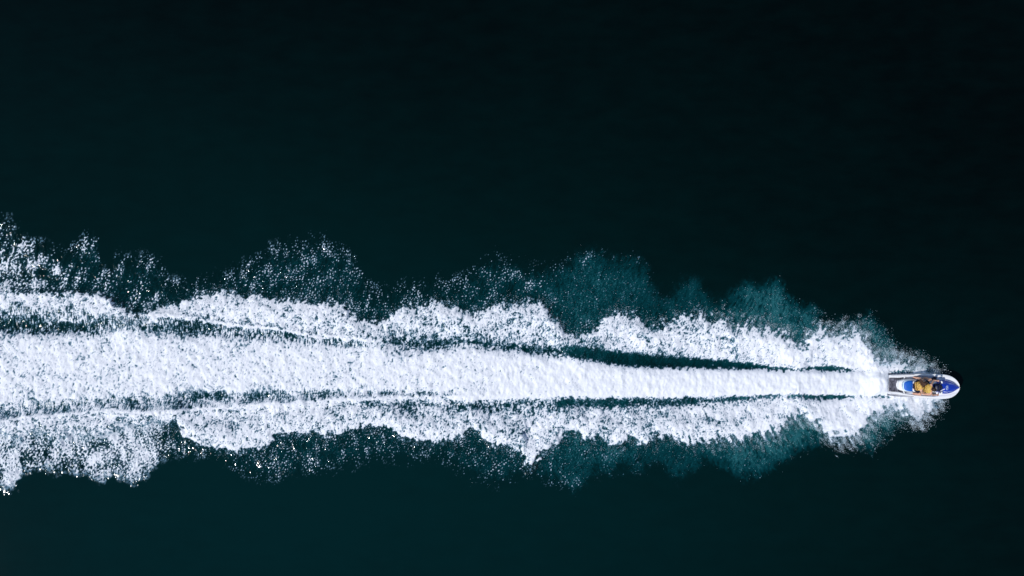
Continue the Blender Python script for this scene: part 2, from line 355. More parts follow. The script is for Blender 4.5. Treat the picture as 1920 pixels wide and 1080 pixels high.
air = np.maximum(air, .34 * np.clip(blur(foam, 16), 0, 1) * np.clip(1 + .3 * small, .2, 2) * sstep(1800, 1770, U))
for c, h, s in ((c1, h1, s1), (c3, h3, s3)):        # clear water shows in the deepest troughs
    air *= 1 - .6 * np.clip(s - .3, 0, 1) * np.exp(-((V - c) / (h * 1.3)) ** 4)
air = np.clip(air, 0, 1)

# relief
H = np.zeros_like(U)
fade = sstep(-760, -500, U) * sstep(1800, 1740, U)
H += .22 * np.exp(-((V - (ue + 26)) / 26) ** 2) * curve([(-800, .7), (300, 1), (1400, 1.2), (1700, .7), (1780, .2)])
H += .22 * np.exp(-((V - (le - 26)) / 26) ** 2) * curve([(-800, .7), (300, 1), (1400, 1.2), (1700, .7), (1780, .2)])
H += .13 * blur(wash, 7)
H += .10 * np.exp(-((V - cr1) / 9) ** 2) * sstep(760, 680, U) + .11 * np.exp(-((V - cr2) / 9) ** 2) * sstep(980, 800, U)
for c, h, s in ((c1, h1, s1), (c2, h2, s2), (c3, h3, s3)):
    H -= .14 * s * np.exp(-((V - c) / (h + 3)) ** 2)
fb = blur(foam, 2.0)
thick = np.clip(blur(foam, 5), 0, 1)
H += fb * (.026 + .010 * n30) + thick * np.where(wash > .5, .10 + .6 * np.clip(calm, 0, 1.2), curve([(-800, .9), (1200, .9), (1500, .55), (1836, .5)])) * (.0055 * tex + .0030 * i5 + .004 * noise(18) + .009 * noise(36))
# wind-free water outside stays smooth, churned water is choppy
churn = np.clip(np.maximum(in_u * dens_u, in_l * dens_l) * 1.3, 0, 1) * sstep(1500, 700, U)
churn = np.maximum(churn, thick * .5)
churn = np.maximum(churn, np.clip(s1 * 1.6, 0, 1) * np.exp(-((V - c1) / (h1 + 8)) ** 2) * sstep(900, 500, U))
H += churn * (.0065 * noise(9, 1.3, 100) + .012 * noise(17, 1.3, 95) + .015 * noise(34))
# hollow the hull presses into the water
hx, hy = (U - 960) / 40, (540 - V) / 40
SKI = Vector((17.53, -4.49, 0.02)); SKI_YAW = R(-1.9)
lx = (hx - SKI.x) * math.cos(-SKI_YAW) - (hy - SKI.y) * math.sin(-SKI_YAW)
ly = (hx - SKI.x) * math.sin(-SKI_YAW) + (hy - SKI.y) * math.cos(-SKI_YAW)
hollow = sstep(-.02, .06, lx) * sstep(3.0, 2.4, lx) * sstep(.56, .40, np.abs(ly))
H = H * (1 - hollow) - .16 * hollow
edge = sstep(V0, V0 + 30, V) * sstep(V1, V1 - 30, V) * fade
H += .20 * np.exp(-((lx + .45) / .5) ** 2) * sstep(.02, -.12, lx) * np.exp(-(ly / .42) ** 4)
H *= edge; foam *= edge; air *= edge

co = np.stack([hx, hy, H], -1).reshape(-1, 3).astype(np.float32)
foam_f = foam.reshape(-1).astype(np.float32); air_f = air.reshape(-1).astype(np.float32)
idx = np.arange(NU * NV).reshape(NV, NU)
quads = np.stack([idx[1:, :-1], idx[1:, 1:], idx[:-1, 1:], idx[:-1, :-1]], -1).reshape(-1, 4)
fq = foam_f[quads].max(1)
uq = .5 * (U[:-1, :-1] + U[1:, 1:]).reshape(-1); vq = .5 * (V[:-1, :-1] + V[1:, 1:]).reshape(-1)
duq = d_up[:-1, :-1].reshape(-1); dlq = d_lo[:-1, :-1].reshape(-1)
p1 = np.array(T1, float); p2 = np.array(T2, float); p3 = np.array(T3, float)
t1q = np.interp(uq, p1[:, 0], p1[:, 1])
t2q = np.where(uq > 850, np.interp(uq, p3[:, 0], p3[:, 1]), np.interp(uq, np.array(CR2)[:, 0], np.array(CR2)[:, 1]))
is_foam = fq > .16
outer_u = duq < -3; outer_l = dlq < -3

def sheet(name, sel, extra_v=None, extra_q=None):
    q = quads[sel]
    used, inv = np.unique(q, return_inverse=True)
    q = inv.reshape(-1, 4); v = co[used]; f = foam_f[used]; a = air_f[used]
    if extra_v is not None:
        q = np.concatenate([q, extra_q + len(v)]); v = np.concatenate([v, extra_v])
        f = np.concatenate([f, np.zeros(len(extra_v), np.float32)]); a = np.concatenate([a, np.zeros(len(extra_v), np.float32)])
    me = bpy.data.meshes.new(name)
    me.vertices.add(len(v)); me.vertices.foreach_set("co", np.ascontiguousarray(v, np.float32).ravel())
    me.loops.add(len(q) * 4); me.loops.foreach_set("vertex_index", q.astype(np.int32).ravel())
    me.polygons.add(len(q)); me.polygons.foreach_set("loop_start", np.arange(0, 4 * len(q), 4, dtype=np.int32))
    me.polygons.foreach_set("use_smooth", np.ones(len(q), bool))
    me.update(calc_edges=True)
    for nm, arr in (("foam", f), ("air", a)):
        at = me.attributes.new(nm, 'FLOAT', 'POINT'); at.data.foreach_set("value", np.ascontiguousarray(arr, np.float32))
    return link(name, me, M_SEA)

# open sea round the wake, out to the horizon
x0, x1 = (uu[0] - 960) / 40, (uu[-1] - 960) / 40
y1, y0 = (540 - vv[0]) / 40, (540 - vv[-1]) / 40
xs = [-3000, -300, -60, x0, x1, 60, 300, 3000]; ys = [-3000, -300, -60, y0, y1, 60, 300, 3000]
ev = np.array([(x, y, 0) for y in ys for x in xs], np.float32)
eq = np.array([(j * 8 + i, j * 8 + i + 1, (j + 1) * 8 + i + 1, (j + 1) * 8 + i) for j in range(7) for i in range(7) if not (i == 3 and j == 3)])
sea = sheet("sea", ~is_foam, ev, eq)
tag(sea, kind="structure")

def foam_obj(name, sel, label):
    o = sheet(name, is_foam & sel)
    return tag(o, label, "foam", kind="stuff")
body = ~outer_u & ~outer_l
foam_obj("wash_foam", body & (vq >= t1q) & (vq <= t2q), "dense straight white foam trail directly behind the jet ski")
foam_obj("wave_foam", body & (vq < t1q), "scalloped white foam band on the side of the trail facing the open dark water above")
foam_obj("wave_foam", body & (vq > t2q), "ragged white foam band below the thin bright crest line along the trail")
foam_obj("foam_glint_flecks", outer_u & (vq < t1q), "scattered white foam flecks and painted sun glints on dark water above the upper foam band")
foam_obj("foam_glint_flecks", outer_l & (vq > t2q), "scattered foam flecks and painted sun glints on teal water below the lower foam band")

# spray: drops in the air beside the craft and along the foam's edges
def spray(name, upper_side, n, label):
    w = (a_u if upper_side else a_l) * (sstep(12, -6, d_up) if upper_side else sstep(12, -6, d_lo))
    w = w * ((V < c1) if upper_side else (V > c3)) * edge
    w = w * curve([(-800, 0), (0, .02), (500, .03), (900, .035), (1200, .02), (1400, .02), (1600, .08), (1700, .45), (1790, 1.2)]) * sstep(1782, 1766, U)
    # feathery fringe just outside the white edge
    d = d_up if upper_side else d_lo
    fr = np.exp(-((d + 4) / 11) ** 2) * curve([(-800, 0), (500, .05), (1000, .08), (1300, .2), (1450, .6), (1550, 1.3), (1700, 2.2), (1780, 1.8)]) * np.clip(1 + .9 * g16, 0, 3)
    w = w * .7 + .55 * fr * ((V < c1) if upper_side else (V > c3)) * edge * sstep(1782, 1766, U)
    p = np.clip(w, 0, None).reshape(-1); p[np.tile(uu < -40, NV)] = 0
    p = p / p.sum()
    k = RNG.choice(len(p), n, p=p)
    pos = co[k].astype(np.float64)
    pos[:, :2] += RNG.uniform(-.02, .02, (n, 2))
    upx = uu[k % NU]
    hmax = np.interp(upx, [0, 600, 1200, 1500, 1700, 1790], [.05, .1, .25, .45, .5, .25])
    z = np.abs(RNG.standard_normal(n)) * .5 * hmax + .012
    # a drop at height z hangs over the water the throw reaches, so lean it back towards the craft's side
    pos[:, 2] += z
    pos[:, :2] *= ((CAM_H - z) / CAM_H)[:, None] * 0 + 1
    r = np.clip(RNG.lognormal(math.log(.0062), .42, n), .0035, .022)
    base = np.array([(1, 0, 0), (-1, 0, 0), (0, 1, 0), (0, -1, 0), (0, 0, 1), (0, 0, -1)], float)
    tri = np.array([(0, 2, 4), (2, 1, 4), (1, 3, 4), (3, 0, 4), (2, 0, 5), (1, 2, 5), (3, 1, 5), (0, 3, 5)])
    sc = r[:, None, None] * RNG.uniform(.7, 1.3, (n, 6, 1))
    th = RNG.uniform(0, 6.28, n); cs, sn = np.cos(th), np.sin(th)
    b = np.repeat(base[None], n, 0) * sc
    bx = b[..., 0] * cs[:, None] - b[..., 1] * sn[:, None]; by = b[..., 0] * sn[:, None] + b[..., 1] * cs[:, None]
    v = np.stack([bx, by, b[..., 2]], -1) + pos[:, None, :]
    f = (tri[None] + (np.arange(n) * 6)[:, None, None]).reshape(-1, 3)
    me = bpy.data.meshes.new(name)
    me.vertices.add(n * 6); me.vertices.foreach_set("co", v.astype(np.float32).ravel())
    me.loops.add(len(f) * 3); me.loops.foreach_set("vertex_index", f.astype(np.int32).ravel())
    me.polygons.add(len(f)); me.polygons.foreach_set("loop_start", np.arange(0, 3 * len(f), 3, dtype=np.int32))
    me.update(calc_edges=True)
    return tag(link(name, me, M_DROP), label, "spray", kind="stuff")
spray("spray", True, 22000, "fine white spray thrown out over dark water above the jet ski's track")
spray("spray", False, 22000, "fine white spray thrown out over teal water below the jet ski's track")

# ------------------------------------------------------------------ the jet ski
ski = bpy.data.objects.new("jet_ski", None); COL.objects.link(ski)
ski.location = SKI
ski.rotation_euler = (0, R(-2.0), SKI_YAW)
tag(ski, "white jet ski with blue hood and blue seat carrying two riders in yellow vests", "jet ski")

def ip(pts, x):
    p = np.array(pts, float); return float(np.interp(x, p[:, 0], p[:, 1]))
WID = [(0, .44), (.15, .465), (.5, .495), (.9, .525), (1.5, .56), (2.1, .575), (2.45, .57), (2.62, .55), (2.78, .505), (2.9, .44), (3.0, .355), (3.08, .25), (3.13, .15), (3.155, .06)]
ZG = [(0, .27), (1, .31), (2.2, .38), (3.26, .47)]
KEEL = [(0, -.14), (2.0, -.16), (2.6, -.05), (2.9, .13), (3.08, .29), (3.155, .40)]
INN = [(0, .33), (.42, .33), (.52, .345), (.75, .40), (1.3, .455), (1.9, .47), (2.1, .46), (2.25, .43), (2.6, .40), (3.0, .27), (3.2, .1), (3.26, .03)]
PAN = [(0, .2), (.40, .20), (.5, .225), (.7, .285), (1.0, .30), (1.4, .285), (1.9, .27), (2.2, .27), (2.6, .25), (3.0, .15), (3.2, .05), (3.26, .015)]
FLOOR = [(0, 0), (.40, 0), (.48, -.09), (1.0, -.11), (2.0, -.11), (2.15, -.06), (2.28, 0), (3.3, 0)]
def grid_loft(name, sections, material, parent, cap=True, sharp=40, closed=False):
    bm = bmesh.new(); rows = []
    for s in sections: rows.append([bm.verts.new(p) for p in s])
    n = len(rows[0])
    for a, b in zip(rows, rows[1:]):
        for i in range(n if closed else n - 1):
            j = (i + 1) % n
            bm.faces.new((a[i], a[j], b[j], b[i]))
    if cap:
        bm.faces.new(rows[0]); bm.faces.new(rows[-1])
    return from_bm(name, bm, material, parent, True, sharp)

def mirror_prof(half):      # half profile from keel (y=0) up round to deck centre (y=0) -> closed ring
    return half + [(-y, z) for y, z in reversed(half) if abs(y) > 1e-6]
xs_h = sorted(set([0, .08, .2, .34, .40, .44, .48, .55, .65, .8, 1, 1.2, 1.4, 1.6, 1.8, 2.0, 2.1, 2.18, 2.28, 2.4, 2.55, 2.7, 2.82, 2.92, 2.96, 3.0, 3.04, 3.08, 3.11, 3.135, 3.155]))
# lower hull (pale) and deck (white) are two parts that meet at the rub rail
secs = []
for x in xs_h:
    w, zg, k = ip(WID, x), ip(ZG, x), ip(KEEL, x)
    mid_z = k + (zg - k) * .42
    secs.append([(x, y, z) for y, z in mirror_prof([(0, k), (w * .45, k + (zg - k) * .18), (w * .86, mid_z), (w * .985, zg - .075), (w * .97, zg - .062), (0, zg - .062 if False else min(zg - .15, zg - .062))])])
grid_loft("hull", secs, M_HULL, ski, closed=True)
secs = []
for x in xs_h:
    w, zg = ip(WID, x), ip(ZG, x)
    inn = min(ip(INN, x), w * .9); pan = min(ip(PAN, x), inn * .96); fz = zg + ip(FLOOR, x)
    crown = .02 + .05 * max(0, min(1, (x - 2.2) / .5))
    secs.append([(x, y, z) for y, z in mirror_prof([(0, zg - .05 + (0 if fz >= zg else fz - zg) - .005), (w * .94, zg - .06 if fz >= zg else fz - .03), (w, zg - .05), (w * 1.006, zg - .02), (w * .985, zg + .008), (w * .94, zg + .022), (inn + .012, zg + .018), (inn - .004, min(zg + .012, fz + .03)), (inn - .02, fz), (pan + .012, fz), (pan, min(zg + .014, fz + .02)), (pan - .02, zg + .016), (0, zg + crown)])])
grid_loft("deck", secs, M_WHITE, ski, closed=True, sharp=35)
# dark rub rail all round the gunwale
bm = bmesh.new()
def ring_tube(bm, pts, r, seg=6, closed=False):
    rings = []; n = len(pts)
    for i, p in enumerate(pts):
        a = Vector(pts[max(0, i - 1)]); b = Vector(pts[min(n - 1, i + 1)])
        if closed: a = Vector(pts[i - 1]); b = Vector(pts[(i + 1) % n])
        t = (b - a).normalized(); up = Vector((0, 0, 1)) if abs(t.z) < .9 else Vector((1, 0, 0))
        s = t.cross(up).normalized(); q = s.cross(t)
        rr = r[i] if isinstance(r, (list, tuple)) else r
        rings.append([bm.verts.new(Vector(p) + s * (rr * math.cos(6.2832 * j / seg)) + q * (rr * math.sin(6.2832 * j / seg))) for j in range(seg)])
    m = n if closed else n - 1
    for i in range(m):
        A, B = rings[i], rings[(i + 1) % n]
        for j in range(seg):
            bm.faces.new((A[j], A[(j + 1) % seg], B[(j + 1) % seg], B[j]))
    if not closed:
        bm.faces.new(rings[0]); bm.faces.new(rings[-1])
xr = [x for x in xs_h]
left = [(x, ip(WID, x) * .99 + .004, ip(ZG, x) - .056) for x in xr]
loop = left + [(x, -y, z) for x, y, z in reversed(left)]
ring_tube(bm, loop, .011, 6, True)
from_bm("rub_rail", bm, M_LINE, ski)
# grey trim lines on the gunwale tops
for s in (1, -1):
    bm = bmesh.new()
    pts = [(x, s * (ip(WID, x) * .945), ip(ZG, x) + .024) for x in np.linspace(.1, 1.14, 9)]
    ring_tube(bm, pts, .009, 5)
    from_bm("trim_line", bm, M_LINE, ski)

def strip_mat(name, x_list, yin, yout, zf, material, th=.012):
    bm = bmesh.new(); A = []
    for x in x_list:
        a, b, z = yin(x), yout(x), zf(x)
        A.append([bm.verts.new((x, a, z)), bm.verts.new((x, a, z + th)), bm.verts.new((x, b, z + th)), bm.verts.new((x, b, z))])
    for p, q in zip(A, A[1:]):
        for i in range(4): bm.faces.new((p[i], p[(i + 1) % 4], q[(i + 1) % 4], q[i]))
    bm.faces.new(A[0]); bm.faces.new(A[-1])
    return from_bm(name, bm, material, ski, False)
for s in (1, -1):
    for xa, xb in ((.455, .70), (.735, 1.40), (1.415, 2.16)):
        xl = list(np.linspace(xa, xb, 7))
        strip_mat("footwell_mat", xl, lambda x: s * (ip(PAN, x) + .018), lambda x: s * (ip(INN, x) - .026), lambda x: ip(ZG, x) + ip(FLOOR, x) + .004, M_FOOT)
    # moulded ribs between the mats
    for xc in (.717,):
        bm = bmesh.new()
        a, b = ip(PAN, xc) + .005, ip(INN, xc) - .006
        ring_tube(bm, [(xc - .01, s * a, ip(ZG, xc) - .02), (xc + .01, s * (a + b) / 2, ip(ZG, xc) - .045), (xc + .03, s * b, ip(ZG, xc) + .0)], .024, 6)
        from_bm("footwell_rib", bm, M_WHITE, ski)
# boarding platform mat: concave front edge
bm = bmesh.new(); T = []
NY = 14
for i in range(NY + 1):
    y = -.325 + .65 * i / NY
    xf = .405 - .075 * math.exp(-(y / .17) ** 2)
    T.append([bm.verts.new((x, y * (.93 + .07 * min(1, x / .2)), .27 + .036 + .02 * (1 - abs(y) / .4) * 0 + .022 * x)) for x in (.012, .012 + (xf - .012) * .33, .012 + (xf - .012) * .66, xf)])
for a, b in zip(T, T[1:]):
    for j in range(3): bm.faces.new((a[j], a[j + 1], b[j + 1], b[j]))
r = bmesh.ops.extrude_face_region(bm, geom=bm.faces[:])
bmesh.ops.translate(bm, vec=(0, 0, -.026), verts=[v for v in r['geom'] if isinstance(v, bmesh.types.BMVert)])
from_bm("platform_mat", bm, M_MAT, ski, False)
# jet nozzle at the transom
bm = bmesh.new()
bmesh.ops.create_cone(bm, cap_ends=True, segments=16, radius1=.085, radius2=.06, depth=.16, matrix=Matrix.Translation((-.07, 0, -.02)) @ Matrix.Rotation(R(-90), 4, 'Y'))
from_bm("jet_nozzle", bm, M_BLACK, ski, True, 40)

# seat pan, cushions
def oval_loft(name, rows, material, parent, n=20, pw=2.6, sharp=None):
    """rows: (x, half width, z bottom, z top, cy)"""
    secs = []
    for x, w, zb, zt, cy in rows:
        ring = []
        for i in range(n):
            a = 2 * math.pi * i / n
            c, s = math.cos(a), math.sin(a)
            ring.append((x, cy + w * math.copysign(abs(c) ** (2 / pw), c), (zb + zt) / 2 + (zt - zb) / 2 * math.copysign(abs(s) ** (2 / pw), s)))
        secs.append(ring)
    return grid_loft(name, secs, material, parent, closed=True, sharp=sharp)
oval_loft("seat_pan", [(.385, .10, .28, .40, 0), (.40, .17, .26, .46, 0), (.45, .215, .25, .50, 0), (.6, .262, .25, .54, 0), (.8, .285, .25, .565, 0), (1.05, .282, .25, .58, 0), (1.4, .26, .25, .60, 0), (1.8, .25, .25, .62, 0), (2.05, .24, .25, .64, 0), (2.1, .2, .26, .6, 0)], M_WHITE, ski, 24, 3.2)
oval_loft("seat_trim", [(.535, .08, .50, .575, 0), (.545, .14, .50, .59, 0), (.59, .20, .50, .60, 0), (.68, .245, .50, .615, 0), (.85, .268, .50, .63, 0), (1.0, .265, .50, .63, 0)], M_PALE, ski, 24, 3)
oval_loft("rear_seat", [(.57, .06, .54, .635, 0), (.58, .12, .54, .655, 0), (.62, .18, .54, .67, 0), (.70, .222, .55, .69, 0), (.84, .245, .55, .70, 0), (.965, .246, .55, .70, 0)], M_SEAT, ski, 24, 3)
oval_loft("seat_step", [(.93, .20, .56, .715, 0), (.945, .225, .56, .735, 0), (.98, .235, .56, .745, 0), (1.02, .225, .56, .745, 0), (1.035, .2, .56, .73, 0)], M_WHITE, ski, 24, 3)
oval_loft("front_seat", [(1.02, .17, .56, .70, 0), (1.04, .2, .56, .715, 0), (1.2, .205, .56, .70, 0), (1.5, .19, .57, .695, 0), (1.75, .175, .58, .71, 0), (1.86, .15, .6, .72, 0), (1.88, .11, .62, .71, 0)], M_SEAT, ski, 24, 3)
# hood with emblem and stripes
HOODW = [(1.93, .18), (2.05, .235), (2.2, .28), (2.38, .322), (2.5, .328), (2.65, .305), (2.8, .25), (2.92, .18), (3.02, .10), (3.1, .05), (3.14, .02)]
HOODT = [(1.93, .80), (2.1, .82), (2.3, .80), (2.5, .755), (2.8, .655), (3.0, .575), (3.14, .515)]
def hood_z(x, y):
    w = ip(HOODW, x); t = ip(HOODT, x); b = ip(ZG, x) + .02
    return b + (t - b) * max(0, 1 - (abs(y) / w) ** 2.4) ** .55
secs = []
for x in (1.93, 1.98, 2.05, 2.12, 2.2, 2.3, 2.4, 2.5, 2.6, 2.7, 2.8, 2.88, 2.95, 3.02, 3.07, 3.11, 3.14):
    w = ip(HOODW, x); row = []
    for i in range(21):
        y = w * math.sin(math.pi / 2 * (i / 10 - 1))
        row.append((x, y, hood_z(x, y)))
    row.append((x, w * .98, ip(ZG, x) - .01)); row.insert(0, (x, -w * .98, ip(ZG, x) - .01))
    secs.append(row)
hood = grid_loft("hood", secs, M_BLUE, ski, closed=True, sharp=50)
def decal(name, poly, material, parent, lift=.004):
    """thin raised badge: a fan of triangles following the hood's surface"""
    bm = bmesh.new()
    cx = sum(p[0] for p in poly) / len(poly); cy = sum(p[1] for p in poly) / len(poly)
    c = bm.verts.new((cx, cy, hood_z(cx, cy) + lift))
    vs = [bm.verts.new((x, y, hood_z(x, y) + lift)) for x, y in poly]
    for i in range(len(vs)): bm.faces.new((c, vs[i], vs[(i + 1) % len(vs)]))
    r = bmesh.ops.extrude_face_region(bm, geom=bm.faces[:])
    bmesh.ops.translate(bm, vec=(0, 0, -lift - .004), verts=[v for v in r['geom'] if isinstance(v, bmesh.types.BMVert)])
    return from_bm(name, bm, material, parent, False)
def ell(cx, cy, a, b, n=18): return [(cx + a * math.cos(6.2832 * i / n), cy + b * math.sin(6.2832 * i / n)) for i in range(n)]
def bar(x0, y0, x1, y1, w):
    d = Vector((x1 - x0, y1 - y0)).normalized(); n = Vector((-d.y, d.x)) * w / 2
    return [(x0 + n.x, y0 + n.y), (x1 + n.x, y1 + n.y), (x1 - n.x, y1 - n.y), (x0 - n.x, y0 - n.y)]
em = decal("emblem", ell(2.455, -.01, .066, .105), M_PALE, hood, .006)
decal("emblem_disc", ell(2.455, -.01, .052, .088), M_BLUE, hood, .010)
decal("emblem_mark", [(2.425, -.07), (2.447, -.085), (2.452, -.02), (2.470, .0), (2.462, .06), (2.435, .075), (2.44, .01), (2.428, -.02)], M_WHITE, hood, .014)
for i in range(5):      # small worn lettering strokes below the emblem, too small to read in the photograph
    xx = 2.335 + i * .042
    decal("letter_stroke", bar(xx, -.215 - .004 * i, xx + .022, -.175 - .006 * i, .014), M_WHITE, hood)
decal("pinstripe", bar(2.56, .175, 2.80, .165, .012), M_PALE, hood)
decal("pinstripe", bar(2.54, -.185, 2.78, -.175, .012), M_PALE, hood)
decal("pinstripe", bar(2.23, -.175, 2.44, -.225, .012), M_PALE, hood)
# steering column, dash, bars, grips, mirrors
bm = bmesh.new()
ring_tube(bm, [(2.18, 0, .74), (2.08, 0, .86), (2.0, 0, .93)], [.10, .085, .06], 10)
col = from_bm("steering_column", bm, M_NAVY, ski)
oval_loft("dash_cowl", [(1.86, .12, .66, .80, 0), (1.92, .17, .68, .86, 0), (2.04, .18, .70, .88, 0), (2.14, .15, .72, .87, 0), (2.2, .08, .74, .85, 0)], M_NAVY, ski, 18, 2.6)
bm = bmesh.new()
bmesh.ops.create_cube(bm, size=1, matrix=Matrix.Translation((2.05, 0, .888)) @ Matrix.Rotation(R(8), 4, 'Y') @ Matrix.Diagonal((.09, .15, .02, 1)))
bmesh.ops.bevel(bm, geom=bm.edges[:], offset=.006, segments=2, affect='EDGES')
from_bm("gauge_display", bm, M_GLASS, ski, True, 40)
bm = bmesh.new()
ring_tube(bm, [(1.95, -.36, .95), (1.99, -.24, .955), (2.02, -.1, .95), (2.02, .1, .95), (1.99, .24, .955), (1.95, .36, .95)], .015, 8)
hb = from_bm("handlebar", bm, M_BLACK, ski)
for s in (1, -1):
    bm = bmesh.new(); ring_tube(bm, [(1.943, s * .385, .949), (1.985, s * .262, .955)], .022, 10)
    from_bm("grip", bm, M_BLACK, hb)
    bm = bmesh.new()
    bmesh.ops.create_uvsphere(bm, u_segments=14, v_segments=8, radius=1, matrix=Matrix.Translation((2.19, s * .245, .79)) @ Matrix.Rotation(R(s * 25), 4, 'Z') @ Matrix.Diagonal((.05, .065, .045, 1)))
    mh = from_bm("mirror_housing", bm, M_WHITE, ski)
    bm = bmesh.new()
    bmesh.ops.create_circle(bm, cap_ends=True, segments=14, radius=1, matrix=Matrix.Translation((2.148, s * .228, .79)) @ Matrix.Rotation(R(s * 25), 4, 'Z') @ Matrix.Rotation(R(90), 4, 'Y') @ Matrix.Diagonal((.036, .052, 1, 1)))
    r = bmesh.ops.extrude_face_region(bm, geom=bm.faces[:]); bmesh.ops.translate(bm, vec=(-.006, 0, 0), verts=[v for v in r['geom'] if isinstance(v, bmesh.types.BMVert)])
    from_bm("mirror_glass", bm, M_GLASS, mh, False)
    bm = bmesh.new(); ring_tube(bm, [(2.26, s * .20, .73), (2.205, s * .235, .775)], .016, 8)
    from_bm("mirror_stalk", bm, M_WHITE, mh)
# white intake blade on the hood, seen beside the bars
decal("hood_blade", bar(2.17, -.17, 2.33, -.06, .045), M_WHITE, hood, .018)
# grab rail behind the seat
bm = bmesh.new()
ring_tube(bm, [(.60, .16, .56), (.50, .15, .60), (.455, .08, .615), (.455, -.08, .615), (.50, -.15, .60), (.60, -.16, .56)], .012, 8)
from_bm("grab_rail", bm, M_WHITE, ski)
# tow eye
bm = bmesh.new(); ring_tube(bm, [(3.13 + .03 * math.cos(a), .0, .43 + .03 * math.sin(a)) for a in np.linspace(0, 5.6, 9)], .007, 6, True)
from_bm("tow_eye", bm, M_LINE, ski)

# ------------------------------------------------------------------ riders
def capsule(bm, p, q, r0, r1, seg=12):
    p, q = Vector(p), Vector(q); d = q - p; L = d.length
    rot = (d.normalized() if L > 1e-6 else Vector((0, 0, 1))).to_track_quat('Z', 'Y').to_matrix().to_4x4()
    mtx = Matrix.Translation(p) @ rot; rings = []
    prof = [(-r0 * math.cos(a), r0 * math.sin(a)) for a in np.linspace(0.18, math.pi / 2, 4)] + [(L + r1 * math.sin(a), r1 * math.cos(a)) for a in np.linspace(0, math.pi / 2 - .18, 4)]
    for z, r in prof:
        rings.append([bm.verts.new(mtx @ Vector((r * math.cos(6.2832 * i / seg), r * math.sin(6.2832 * i / seg), z))) for i in range(seg)])
    for a, b in zip(rings, rings[1:]):
        for i in range(seg): bm.faces.new((a[i], a[(i + 1) % seg], b[(i + 1) % seg], b[i]))
    bm.faces.new(rings[0][::-1]); bm.faces.new(rings[-1])
def blob(bm, c, s, rot=(0, 0, 0), u=16, v=10):
    bmesh.ops.create_uvsphere(bm, u_segments=u, v_segments=v, radius=1, matrix=Matrix.Translation(c) @ Euler(rot).to_matrix().to_4x4() @ Matrix.Diagonal((*s, 1)))
def fuse(name, bm, material, parent, voxel, smooth_it=6):
    """weld overlapping volumes into one continuous skin"""
    bmesh.ops.recalc_face_normals(bm, faces=bm.faces[:])
    me = bpy.data.meshes.new(name + "_tmp"); bm.to_mesh(me); bm.free()
    o = bpy.data.objects.new(name + "_tmp", me); COL.objects.link(o)
    md = o.modifiers.new("weld", 'REMESH'); md.mode = 'VOXEL'; md.voxel_size = voxel; md.use_smooth_shade = True
    sm = o.modifiers.new("smooth", 'SMOOTH'); sm.iterations = smooth_it; sm.factor = .5
    dg = bpy.context.evaluated_depsgraph_get()
    out = bpy.data.meshes.new_from_object(o.evaluated_get(dg)); out.name = name
    bpy.data.objects.remove(o); bpy.data.meshes.remove(me)
    out.materials.clear()
    return link(name, out, material, parent)

def hand(bm, wrist, knuck, side, curl_axis):
    """palm, four unequal curled fingers and a thumb from the palm's side"""
    w, k = Vector(wrist), Vector(knuck); f = (k - w).normalized()
    a = Vector(curl_axis).normalized(); a = (a - f * a.dot(f)).normalized()      # across the palm
    down = f.cross(a) * side
    if down.z > 0: down = -down
    for i in range(4):
        capsule(bm, w + a * (.012 * (i - 1.5)), k + a * (.021 * (i - 1.5)), .016, .013, 8)
        root = k + a * (.021 * (i - 1.5)); l = (.030, .036, .034, .026)[i]
        m1 = root + f * l * .9 + down * l * .25; m2 = m1 + f * l * .25 + down * l * .8; m3 = m2 - f * l * .4 + down * l * .5
        capsule(bm, root, m1, .0105, .0098, 8); capsule(bm, m1, m2, .0098, .009, 8); capsule(bm, m2, m3, .009, .008, 8)
    t0 = w + a * (-.026) + f * .02; t1 = t0 - a * .016 + f * .024 + down * .016; t2 = t1 + f * .02 + down * .022 + a * .008
    capsule(bm, t0, t1, .013, .011, 8); capsule(bm, t1, t2, .011, .009, 8)

